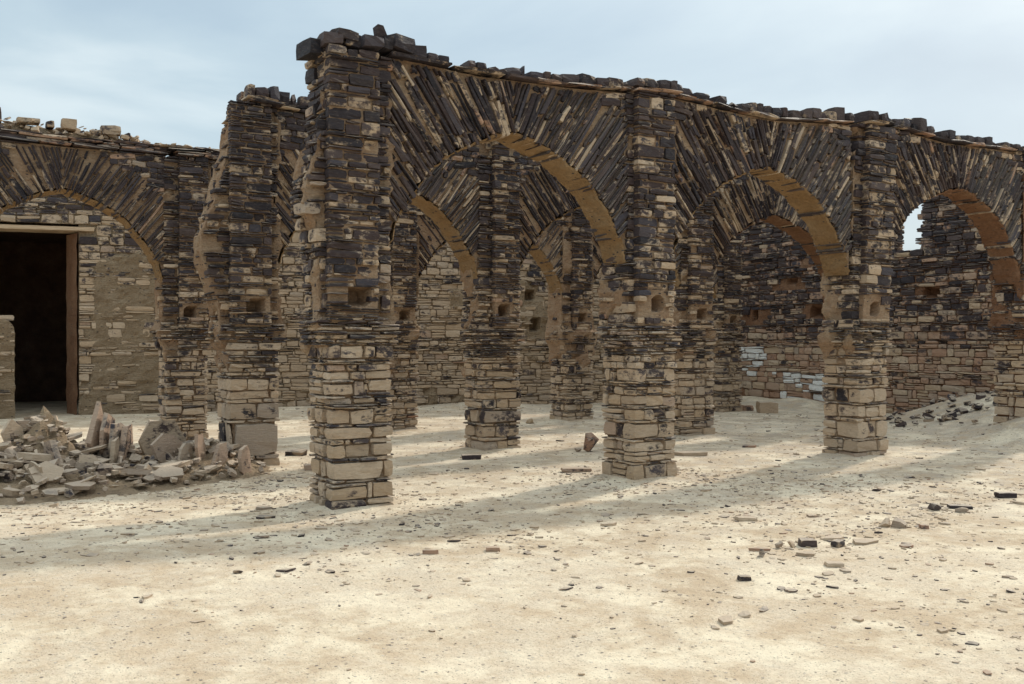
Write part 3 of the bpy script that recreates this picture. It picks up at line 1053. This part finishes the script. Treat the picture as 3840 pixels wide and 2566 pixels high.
# wooden lintel, jamb, dark room behind
def boxv(c, s, U=(1, 0), jit=0.0):
    Nn = (-U[1], U[0])
    V = []
    for a in (-.5, .5):
        for b in (-.5, .5):
            for d in (-.5, .5):
                V.append((c[0] + U[0] * a * s[0] + Nn[0] * b * s[1] + R(-jit, jit), c[1] + U[1] * a * s[0] + Nn[1] * b * s[1] + R(-jit, jit), c[2] + d * s[2] + R(-jit, jit)))
    F = [(0, 1, 3, 2), (4, 6, 7, 5), (0, 4, 5, 1), (2, 3, 7, 6), (0, 2, 6, 4), (1, 5, 7, 3)]
    return V, F
def Bp(u, d): return (OB[0] + UB[0] * u - NB[0] * d, OB[1] + UB[1] * u - NB[1] * d)
c = Bp((D0 - .3 + ub(3.25)) / 2, .26)
v, f = boxv((c[0], c[1], DZ + .06), (ub(3.25) - D0 + .3, .62, .085), UB, .006)
mesh_obj('door_lintel', v, f, WOOD, tb_)['label'] = "pale wooden beam over the dark doorway"
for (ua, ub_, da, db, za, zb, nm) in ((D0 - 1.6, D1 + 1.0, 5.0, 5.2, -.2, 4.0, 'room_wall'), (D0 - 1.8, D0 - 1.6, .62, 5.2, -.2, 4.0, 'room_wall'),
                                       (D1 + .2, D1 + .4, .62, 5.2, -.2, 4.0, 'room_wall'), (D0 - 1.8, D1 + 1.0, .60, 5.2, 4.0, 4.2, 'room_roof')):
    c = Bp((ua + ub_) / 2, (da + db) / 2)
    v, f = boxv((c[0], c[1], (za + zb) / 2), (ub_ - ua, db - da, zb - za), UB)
    mesh_obj(nm, v, f, SHADEMUD, tb_)
c = Bp(D1 - .02, .33)
V, F = [], []
for i in range(10):
    for j in range(44):
        d = .0 + .62 * i / 9; z = -.05 + 3.83 * j / 43
        o_ = .03 + .02 * fbm(d * 5, 1.1, z * 3, 3)
        p_ = Bp(D1 - o_ - .26 * d / .62, d)
        V.append((p_[0], p_[1], z))
for i in range(9):
    for j in range(43):
        a = i * 44 + j
        F.append((a, a + 44, a + 45, a + 1))
mesh_obj('door_reveal', V, F, REDMUD, tb_)['label'] = "reddish mud reveal on the right of the doorway"

# low stub wall standing in the doorway at the left edge
ts = thing('low_wall', "low rounded mud plastered wall stub at the left edge before the dark doorway", 'wall', (1.2, 21.3, 0), None, 'thing')
sx0, sx1 = .55, 1.74
B = Batch()
def rs(z):
    k = 1 - .5 * sstep(1.75, 2.12, z) * 1
    return sx0, sx0 + (sx1 - sx0) * (1 - .22 * sstep(1.8, 2.1, z)), 21.3 + .06 * sstep(1.85, 2.1, z), 21.75 - .1 * sstep(1.9, 2.1, z)
ring_core('mud_body', list(np.arange(-.05, 2.1, .06)), rs, lambda f, x, y, z: .022 * fbm(x * 4, y * 4, z * 9, 3), WALLMUD, ts, .08)
z = 0
while z < 1.95:
    h = R(.05, .12)
    lay_row(B, (sx0, 21.3), (1, 0), (0, -1), 0, sx1 - sx0, z, h, .2, 1, lambda zz: (R(.1, .5), random.random() * .8, 0), lambda u, zz: 1.0 if fbm(u * 2, 3, zz * 3) > -.25 else 0, proud=-.012)
    z += h
B.finish(ts, 60)

# end wall, perpendicular to the arcades
te = thing('end_wall', "dark rubble end wall behind the right arches with a patch of white painted stones", 'wall', (18.1, 13.5, 0), None, 'thing')
OE, UE, NE = (17.9, 18.35), (0, -1), (-1, 0)          # u runs towards the camera: y = 18.35 - u
GAP0, GAP1, GZ0, GZ1 = 18.35 - 13.35, 18.35 - 12.44, 3.42, 4.36
ztE = lambda u: interp([0, 4.4, 5.4, 6.6, 9.5], [7.4, 6.2, 6.0, 5.5, 3.4], u) + .06 * nse(u * 3, 0, 0)  # unseen upper part, height added to shade the ground behind the right arches
def plE(u, z):
    n = fbm(u * 1.1, 2.7, z * 1.1, 3) * .5 + .5
    am = .14 + .45 * sstep(6.9, 7.5, u)
    return sstep(0, .1, n - (1 - am) * .9)
eh = [(1.05, 1.25, 2.05, 2.25, .3), (2.9, 3.3, 2.08, 2.32, .3), (5.9, 6.2, 2.45, 2.62, .25), (2.2, 2.5, 2.9, 3.0, .18)]
wall_core('mortar_core', te, OE, UE, NE, -.3, GAP0, -.1, ztE, REDMUD, plast=plE, holes=eh, thick=.55)
wall_core('mortar_core', te, OE, UE, NE, GAP0, GAP1, -.1, lambda u: GZ0 - .03, REDMUD, plast=plE, holes=eh, thick=.55)
wall_core('mortar_core', te, OE, UE, NE, GAP1, 9.4, -.1, lambda u: ztE(u), REDMUD, plast=plE, holes=eh, thick=.55)
B = Batch()
def white_at(y, z):
    if 16.65 < y < 17.75 and .88 < z < 1.36: return random.random() < (.9 if z > 1.0 else .55)
    if 14.9 < y < 16.3 and .12 < z < .72: return random.random() < .62
    if 16.2 < y < 17.7 and .5 < z < .9: return random.random() < .25
    return False
z = -.02
zmx = 7.3
while z < zmx:
    h = course_h('W') * (.86 if z > 1.5 else 1)
    if z < 1.45 and h < .09 and random.random() < .7: h = R(.10, .15)
    def hl(ua, ub2, za, zb):
        if any(ub2 > q[0] and ua < q[1] and zb > q[2] and za < q[3] for q in eh): return True
        if zb > ztE((ua + ub2) / 2): return True
        um = (ua + ub2) / 2
        return GAP0 + .02 < um < GAP1 - .02 and (za + zb) / 2 > GZ0 and z < 9
    n0 = len(B.L)
    lay_row(B, OE, UE, NE, -.2, 9.35, z + .0, h, .2, 1.0, lambda zz: tone(zz, 'end'), plE, hl, meanw=.27 if h > .1 else .25)
    for i in range(n0, len(B.L)):
        q = B.L[i]; y = q[3].translation.y
        if white_at(y, z + h / 2):
            B.L[i] = q[:4] + ((q[4][0] * .5, q[4][1], 1.0),) + q[5:]
        if not (z < 4.3 and ((14.9 < y < 18.2) or (11.3 < y < 13.6))): B.L[i] = (q[0] * .05,) + B.L[i][1:]
    z += h
# ragged ends of the gap through the wall thickness
for uu, s_ in ((GAP0, 1), (GAP1, -1)):
    z = GZ0
    while z < 4.5:
        h = R(.04, .12)
        for dpt in (.14, .38):
            M = frame((17.9 + dpt, 18.35 - uu + s_ * .03 + R(-.02, .04) * s_, z + h / 2), (1, 0, 0), (0, 1, 0), (0, 0, 1), .26, .2 + R(0, .05), h - .005, roll=0, yaw=R(-.05, .05))
            B.add('block', M, tone(4, 'end'), .01 if dpt < .2 else -1)
        z += h
B.finish(te, 295)

# collapsed remnant leaning on the right edge pier
MASS = thing('rubble_mound', "mound of mud and broken slabs against the wall at the far right edge", 'rubble', (16.2, 10.6, 0), None, 'thing')
B = Batch()
for _ in range(150):
    x, y = random.gauss(16.3, .8), random.gauss(10.3, .9)
    s = R(.06, .24)
    M = (Matrix.Translation((x, y, gz(x, y) + R(-.01, .05))) @ Matrix.Rotation(R(0, 6.28), 4, 'Z') @ Matrix.Rotation(R(-.5, .5), 4, 'X') @ Matrix.Rotation(R(-.4, .4), 4, 'Y')
         @ Matrix.Diagonal((s, s * R(.5, 1), s * R(.15, .5), 1)))
    B.add('plate' if random.random() < .6 else 'chunk', M, (R(.55, 1.), R(.5, .9), 0), s * s, 'slab')
B.finish(MASS, 140, 'rubble_bits')

# ------------------------------------------------------------ big stones on top of the nearest pier
def add_stone(t, kind, c, s, rot=(0, 0, 0), dk=.85, name='capstone', hue=None):
    o = bpy.data.objects.new(name, shape_mesh(kind, random.randrange(len(SHAPES[kind]))))
    COL.objects.link(o)
    o.parent = t
    o.matrix_basis = Matrix.Translation(Vector(c) - t.location) @ Matrix.Rotation(rot[2], 4, 'Z') @ Matrix.Rotation(rot[1], 4, 'Y') @ Matrix.Rotation(rot[0], 4, 'X') @ Matrix.Diagonal((*s, 1))
    o.color = (dk, random.random() if hue is None else hue, 0, 1)
    return o
add_stone(t_A1, 'chunk', (3.78, 8.42, 4.49), (.16, .16, .19), (0, 0, .4), 1.0)
add_stone(t_A1, 'block', (3.99, 8.46, 4.42), (.24, .28, .15), (0, .1, .2), .85)
add_stone(t_A1, 'block', (3.19, 8.62, 4.29), (.20, .34, .14), (0, 0, .1), .95)
add_stone(t_A1, 'block', (3.42, 8.44, 4.40), (.22, .26, .09), (0, .05, .1), .8)

# debris on top of the low left arcade
tdb = thing('roof_debris', "pale slabs and broken stones heaped on top of the left arcade against the sky", 'rubble', (1.8, 15.3, 4.45), None, 'thing')
B = Batch()
for _ in range(420):
    x = R(-.3, 4.5)
    hgt = interp([-.3, 1.1, 2.0, 2.7, 3.0, 4.5], [.30, .28, .28, .22, .10, .06], x)
    y = R(15.1, 15.5)
    s = R(.04, .17)
    M = (Matrix.Translation((x, y, interp(*ZCOP['C'], x) + .13 + hgt * R(0, .8) * (1 - abs(y - 15.3) * 1.5))) @ Matrix.Rotation(R(0, 6.28), 4, 'Z') @ Matrix.Rotation(R(-.5, .5), 4, 'X') @ Matrix.Rotation(R(-.4, .4), 4, 'Y')
         @ Matrix.Diagonal((s, s * R(.6, 1), s * R(.15, .5), 1)))
    B.add('plate' if random.random() < .65 else 'chunk', M, (R(.1, .8), random.random() * .9, 0), s * s, 'slab')
for (x, z_, a, b, dk) in ((1.95, 4.69, .20, .15, .15), (2.52, 4.67, .27, .14, .55), (1.42, 4.68, .30, .07, .4), (.98, 4.72, .2, .2, .7), (2.74, 4.58, .07, .14, .8), (1.7, 4.66, .1, .09, .6)):
    M = frame((x, 15.25, z_), (1, 0, 0), (0, 1, 0), (0, 0, 1), a, .25, b, roll=R(-.1, .1))
    B.add('block', M, (dk, random.random() * .8, 0), 1, 'slab')
B.finish(tdb, 200, 'rubble_bits')
V, F = [], []
xs_ = np.linspace(-.4, 4.6, 60)
for x in xs_:
    hgt = interp([-.3, 1.1, 2.0, 2.7, 3.0, 4.5], [.27, .25, .25, .17, .06, .02], x)
    for (dy, k) in ((-.24, -.05), (-.12, .8), (0, 1), (.12, .8), (.24, -.05)):
        V.append((x, 15.36 + dy * .8, interp(*ZCOP['C'], x) + .10 + hgt * .72 * k + .02 * fbm(x * 6, dy * 8, 0, 2)))
for i in range(59):
    for j in range(4):
        a = i * 5 + j
        F.append((a, a + 5, a + 6, a + 1))
mesh_obj('dirt_bed', V, F, WALLMUD, tdb)

# ------------------------------------------------------------ rubble heap of the fallen arch
th_ = thing('rubble_heap', "heap of fallen slate slabs and mud at the left, two slabs standing upright in it", 'rubble', (2.0, 11.5, 0), None, 'thing')
HG = [(1.32, 12.0, .60, .38, .42), (.75, 11.9, .26, .5, .7), (2.15, 12.1, .26, .42, .35), (2.9, 11.5, .24, .55, .4), (1.6, 11.2, .14, 1.0, .6), (3.05, 11.75, .14, .3, .3), (.4, 10.9, .18, .9, .6)]
def hh(x, y):
    z = 0
    for cx, cy, h, sx, sy in HG:
        z += h * math.exp(-((x - cx) / sx) ** 2 - ((y - cy) / sy) ** 2)
    return z
V, F = [], []
nx, ny = 90, 56
for j in range(ny + 1):
    for i in range(nx + 1):
        x, y = -.8 + 4.9 * i / nx, 9.9 + 3.2 * j / ny
        h = hh(x, y)
        V.append((x, y, gz(x, y) + h * (1 + .25 * fbm(x * 5, y * 5, 0, 3)) - .03 + (.03 * fbm(x * 9, y * 9, 3, 2) if h > .03 else 0)))
for j in range(ny):
    for i in range(nx):
        a = j * (nx + 1) + i
        F.append((a, a + 1, a + nx + 2, a + nx + 1))
mesh_obj('dirt_mound', V, F, WALLMUD, th_)
B = Batch()
def slab_at(x, y, s, asp, th, tilt, az, dk, prio=None, lift=0.0, kind='plate'):
    z = gz(x, y) + hh(x, y)
    M = (Matrix.Translation((x, y, z + lift)) @ Matrix.Rotation(az, 4, 'Z') @ Matrix.Rotation(tilt, 4, 'X') @ Matrix.Rotation(R(-.2, .2), 4, 'Y')
         @ Matrix.Diagonal((s, s * asp, th, 1)))
    B.add(kind, M, (dk - .1, random.choice((.84, .87, .6, R(.5, .9))), 0), prio if prio else s * s * asp, 'slab')
n = 0
while n < 900:
    x, y = R(-.6, 3.9), R(10.1, 12.7)
    h = hh(x, y)
    if h < .035 or random.random() > min(1, h * 3.2 + .25): continue
    s = min(.45, .09 + random.expovariate(1 / .085))
    if n > 520: s = R(.04, .09)
    tilt = random.gauss(0, .30) if random.random() < .72 else R(.8, 1.9)
    slab_at(x, y, s, R(.5, .95), R(.018, .05) if s > .1 else R(.012, .03), tilt, R(0, 6.28), R(.22, .72), lift=R(-.01, .05), kind='plate' if random.random() < .8 else 'chunk' if s < .14 else 'plate')
    n += 1
# upright slabs
for (x, y, w_, h, th2, az, lean, dk) in ((a, b, c_ * 1.35, d_ * 1.25, e1 * 1.2, f1, g1, h1 - .12) for (a, b, c_, d_, e1, f1, g1, h1) in ((1.80, 12.0, .26, .60, .06, .95, .12, .45), (1.93, 12.0, .30, .46, .05, 1.05, .25, .6), (2.03, 11.92, .30, .42, .045, 1.0, .32, .65), (2.13, 11.9, .30, .44, .05, 1.1, .30, .7),
                                         (1.98, 11.75, .14, .34, .04, .9, .1, .4), (2.55, 12.05, .46, .46, .05, .25, -.1, .55), (2.5, 11.55, .3, .32, .05, .3, -.2, .5), (1.28, 11.35, .26, .34, .05, 1.9, .5, .7),
                                         (.95, 11.9, .2, .3, .05, .4, -.4, .5), (3.28, 11.1, .2, .32, .045, .8, -.3, .45), (3.02, 11.2, .16, .3, .04, .5, .3, .4), (2.82, 11.3, .16, .3, .04, .9, -.2, .45),
                                         (2.66, 11.3, .16, .26, .04, .6, .2, .4), (1.1, 12.25, .3, .16, .05, .1, .2, .4), (1.38, 12.2, .14, .14, .09, .3, .1, .5))):
    z = gz(x, y) + hh(x, y) * .8
    M = (Matrix.Translation((x, y, z + h * .36)) @ Matrix.Rotation(az, 4, 'Z') @ Matrix.Rotation(lean, 4, 'Y') @ Matrix.Rotation(math.pi / 2, 4, 'X') @ Matrix.Diagonal((w_, h, th2, 1)))
    B.add('plate', M, (dk, random.choice((.84, .88, .9, .6)), 0), 9, 'slab')
for (x, y, s, asp, th2, tilt, az, dk) in ((1.15, 10.75, .40, .8, .06, .7, .6, .15), (.75, 10.9, .36, .8, .07, .3, 2.2, .35), (1.45, 10.45, .34, .55, .05, .35, .5, .3), (2.35, 10.85, .38, .75, .05, .4, .2, .2),
                                          (2.05, 10.9, .34, .5, .06, .35, 2.6, .3), (1.2, 11.3, .55, .3, .09, .2, 3.0, .3), (2.45, 11.1, .5, .4, .05, .1, .1, .2), (1.75, 10.95, .2, .5, .12, .2, .4, .7)):
    slab_at(x, y, s, asp, th2, tilt, az, dk, 9, .06)
B.finish(th_, 292, 'rubble_bits')

# ------------------------------------------------------------ single loose stones
def loose(x, y, s, rot, kind, label, dk, hue=.4, group=None, sink=.30, white=0.):
    if y < 8: s = tuple(q * .82 for q in s)
    o = bpy.data.objects.new('loose_stone', shape_mesh(kind, random.randrange(len(SHAPES[kind]))))
    COL.objects.link(o)
    o.matrix_basis = (Matrix.Translation((x, y, gz(x, y) + s[2] * sink)) @ Matrix.Rotation(rot[2], 4, 'Z') @ Matrix.Rotation(rot[1], 4, 'Y') @ Matrix.Rotation(rot[0], 4, 'X')
                      @ Matrix.Diagonal((*s, 1)))
    o.color = (dk, hue, white, 1)
    o['label'] = label
    o['category'] = 'stone'
    if group: o['group'] = group
    return o
loose(8.12, 10.9, (.27, .22, .36), (0, 0, .3), 'chunk', "dark upright stone standing on the sand left of the second front pier", .55, .99, sink=.36)
loose(7.98, 11.0, (.12, .12, .11), (0, 0, 0), 'chunk', "small round stone touching the dark upright stone", .2, .86)
loose(6.72, 9.3, (.36, .14, .06), (0, 0, -.5), 'block', "long brown slab lying left of the second front pier", .35, .9)
loose(8.95, 9.75, (.46, .2, .075), (0, 0, -.62), 'plate', "boat shaped flat slab right of the second front pier", .25, .55)
loose(6.28, 11.05, (.26, .16, .08), (0, 0, -.5), 'block', "dark slab at the foot of the middle row pier", .8, .3)
loose(4.45, 12.6, (.34, .12, .09), (.5, 0, -.4), 'plate', "dark slab tipped on edge between the rubble pier and the nearest pier", .7, .5)
loose(4.15, 11.2, (.22, .16, .09), (0, 0, -.3), 'block', "brown block left of the foot of the nearest pier", .45, .9)
loose(2.52, 14.8, (.26, .18, .17), (0, 0, -.4), 'block', "squarish grey block on the bright sand behind the rubble heap", .55, .86)
loose(9.8, 15.0, (.22, .2, .16), (0, 0, .2), 'chunk', "roundish pale lump between the middle row pier and the farthest pier", .15, .2)
loose(5.81, 5.03, (.16, .11, .09), (0, 0, -.5), 'block', "squarish black block in the line of stones at the lower right", .95, .1)
loose(5.66, 5.06, (.10, .09, .09), (0, .3, -.5), 'chunk', "pale stone just left of the squarish black block", .2, .3)
loose(5.56, 5.08, (.10, .08, .10), (0, -.3, .3), 'chunk', "grey wedge second left of the squarish black block", .3, .86)
loose(5.36, 5.10, (.22, .10, .035), (0, 0, -.5), 'plate', "thin reddish plate left of the grey wedge in the stone line", .45, .97)
loose(6.02, 4.92, (.12, .09, .07), (0, 0, .2), 'block', "dark small block right of the squarish black block", .8, .5)
loose(6.28, 4.90, (.30, .18, .04), (0, 0, -.4), 'plate', "thin grey plate ending the stone line on its right", .4, .6)
loose(6.22, 5.12, (.3, .16, .03), (0, 0, .2), 'plate', "flat pale plate lying behind the end of the stone line", .2, .7)
loose(5.22, 4.94, (.07, .07, .10), (0, .2, .4), 'chunk', "small upright grey stone in front of the stone line", .4, .86)
loose(5.47, 4.50, (.15, .10, .045), (0, 0, -.5), 'block', "pale flat brick like stone alone on the bright sand", .0, .7)
loose(4.66, 4.56, (.10, .07, .045), (0, 0, -.5), 'block', "small dark topped block alone in the middle of the bright sand", .7, .5)
loose(8.05, 5.49, (.20, .14, .11), (0, 0, -.4), 'chunk', "black lump farther up the slope behind the lower right stones", .95, .1)
loose(8.35, 5.42, (.26, .13, .05), (0, 0, -.7), 'block', "black bar shaped stone right of the black lump", .9, .5)
loose(8.2, 5.3, (.24, .12, .05), (0, .1, .1), 'plate', "grey plate between the black lump and the bar shaped stone", .4, .86)
loose(7.06, 5.14, (.20, .16, .10), (.3, 0, .2), 'plate', "grey stone leaning on its neighbour in the middle right group", .35, .86)
loose(6.96, 5.20, (.16, .12, .11), (0, -.4, .2), 'chunk', "broad pale stone under the leaning grey one", .2, .3)
loose(7.2, 5.0, (.11, .08, .05), (0, 0, .9), 'block', "small reddish stone right of the leaning grey one", .4, .98)
loose(9.35, 5.57, (.24, .12, .08), (0, 0, -.5), 'block', "black block near the right edge of the photo", .95, .3)
loose(6.18, 6.03, (.22, .13, .05), (0, .05, -.4), 'block', "pale flat block with a light top midway to the right pier", .1, .7)
loose(5.02, 6.49, (.20, .08, .04), (0, 0, -.2), 'plate', "pale narrow sliver in front of the large arch", .2, .7)
loose(3.20, 6.25, (.16, .07, .05), (0, 0, -.5), 'plate', "brown dark sided plate below the nearest pier", .6, .95)
loose(3.66, 6.12, (.13, .07, .05), (0, 0, -.5), 'block', "small brown block right of the dark sided plate", .4, .95)
loose(2.3, 6.33, (.12, .08, .04), (0, 0, .3), 'chunk', "flat grey pebble in the bright foreground below the nearest pier", .3, .86)
loose(1.8, 6.25, (.10, .07, .04), (0, 0, .3), 'chunk', "bluish flat pebble in the left foreground", .5, .5)
loose(2.62, 8.28, (.18, .11, .03), (0, 0, -.4), 'plate', "dark thin plate in the shade left of the nearest pier", .7, .5)
loose(2.75, 8.75, (.17, .12, .035), (0, .1, -.2), 'plate', "grey plate beside the left foot of the nearest pier", .4, .86)
loose(10.45, 10.11, (.24, .12, .05), (0, 0, -.5), 'plate', "dark brown slab in the shade between the two right front piers", .5, .97)
loose(15.6, 14.6, (.42, .3, .3), (0, 0, -.5), 'block', "squared block with a dark hole side lying before the white painted stones", .25, .3)
loose(15.7, 15.3, (.25, .2, .16), (0, 0, -.2), 'block', "small block left of the squared block before the end wall", .5, .95)
loose(17.1, 11.3, (.30, .22, .2), (0, 0, .3), 'chunk', "dark lump at the foot of the wall near the right edge", .6, .97)
loose(3.02, 1.6 + 2.6, (.05, .04, .02), (0, 0, .3), 'chunk', "small pale pebble in the near foreground", .1, .7)

# ------------------------------------------------------------ scattered slate chips
def chips():
    L = []
    n = 0
    while n < 11000:
        if random.random() < .5:
            a = math.radians(R(0, 62)); d = 4.2 + 18 * random.random() ** 1.3
            x, y = d * math.sin(a), d * math.cos(a)
        else:
            a = math.radians(R(0, 62)); d = 5 + 7 * random.random()
            x, y = d * math.sin(a), d * math.cos(a)
        if y > 18.2 + WK * (17.9 - x) - .15 or x > 17.8: continue
        dens = .16 + .30 * sstep(.0, .35, fbm(x * .5, y * .5, 8, 3)) + .45 * sstep(3.5, 9, x) * sstep(4.6, 6.0, y)
        for xx in X0:
            for yy in Y0:
                dd = math.hypot(x - xx - .3, y - yy - .2)
                if dd < .42: dens = -1
                elif dd < 1.1: dens += .45
        ln = math.hypot((x - 6.2 - (y - 5) * 2), (y - 5.1) * 3)
        if abs(y - (5.0 + (x - 5.8) * .17)) < .22 and 5.2 < x < 8.8: dens += .6
        dens *= .10 + .9 * sstep(4.6, 8.5, d + .35 * x - 1.2)
        if x > 12 and y < 13: dens += .5
        if math.hypot(x - 2, (y - 10.5) * 1.2) < 1.9: dens += .5
        if random.random() > dens: continue
        s = .012 + random.expovariate(1 / .019)
        s = min(s, .16)
        th = s * R(.06, .2) + .002
        M = (Matrix.Translation((x, y, gz(x, y) + th * .3)) @ Matrix.Rotation(R(0, 6.28), 4, 'Z') @ Matrix.Rotation(random.gauss(0, .14), 4, 'X')
             @ Matrix.Diagonal((s, s * R(.35, .9), th, 1)))
        kd = 'plate' if random.random() < .88 else 'chunk'
        L.append((0, kd, random.randrange(len(SHAPES[kd])), M, (random.choice((R(.0, .4), R(.4, 1))), random.random(), 0.), ''))
        n += 1
    o = join_stones('slate_chips', L)
    o['label'] = "slate chips and pebbles scattered over the sand"
    o['category'] = 'gravel'
chips()
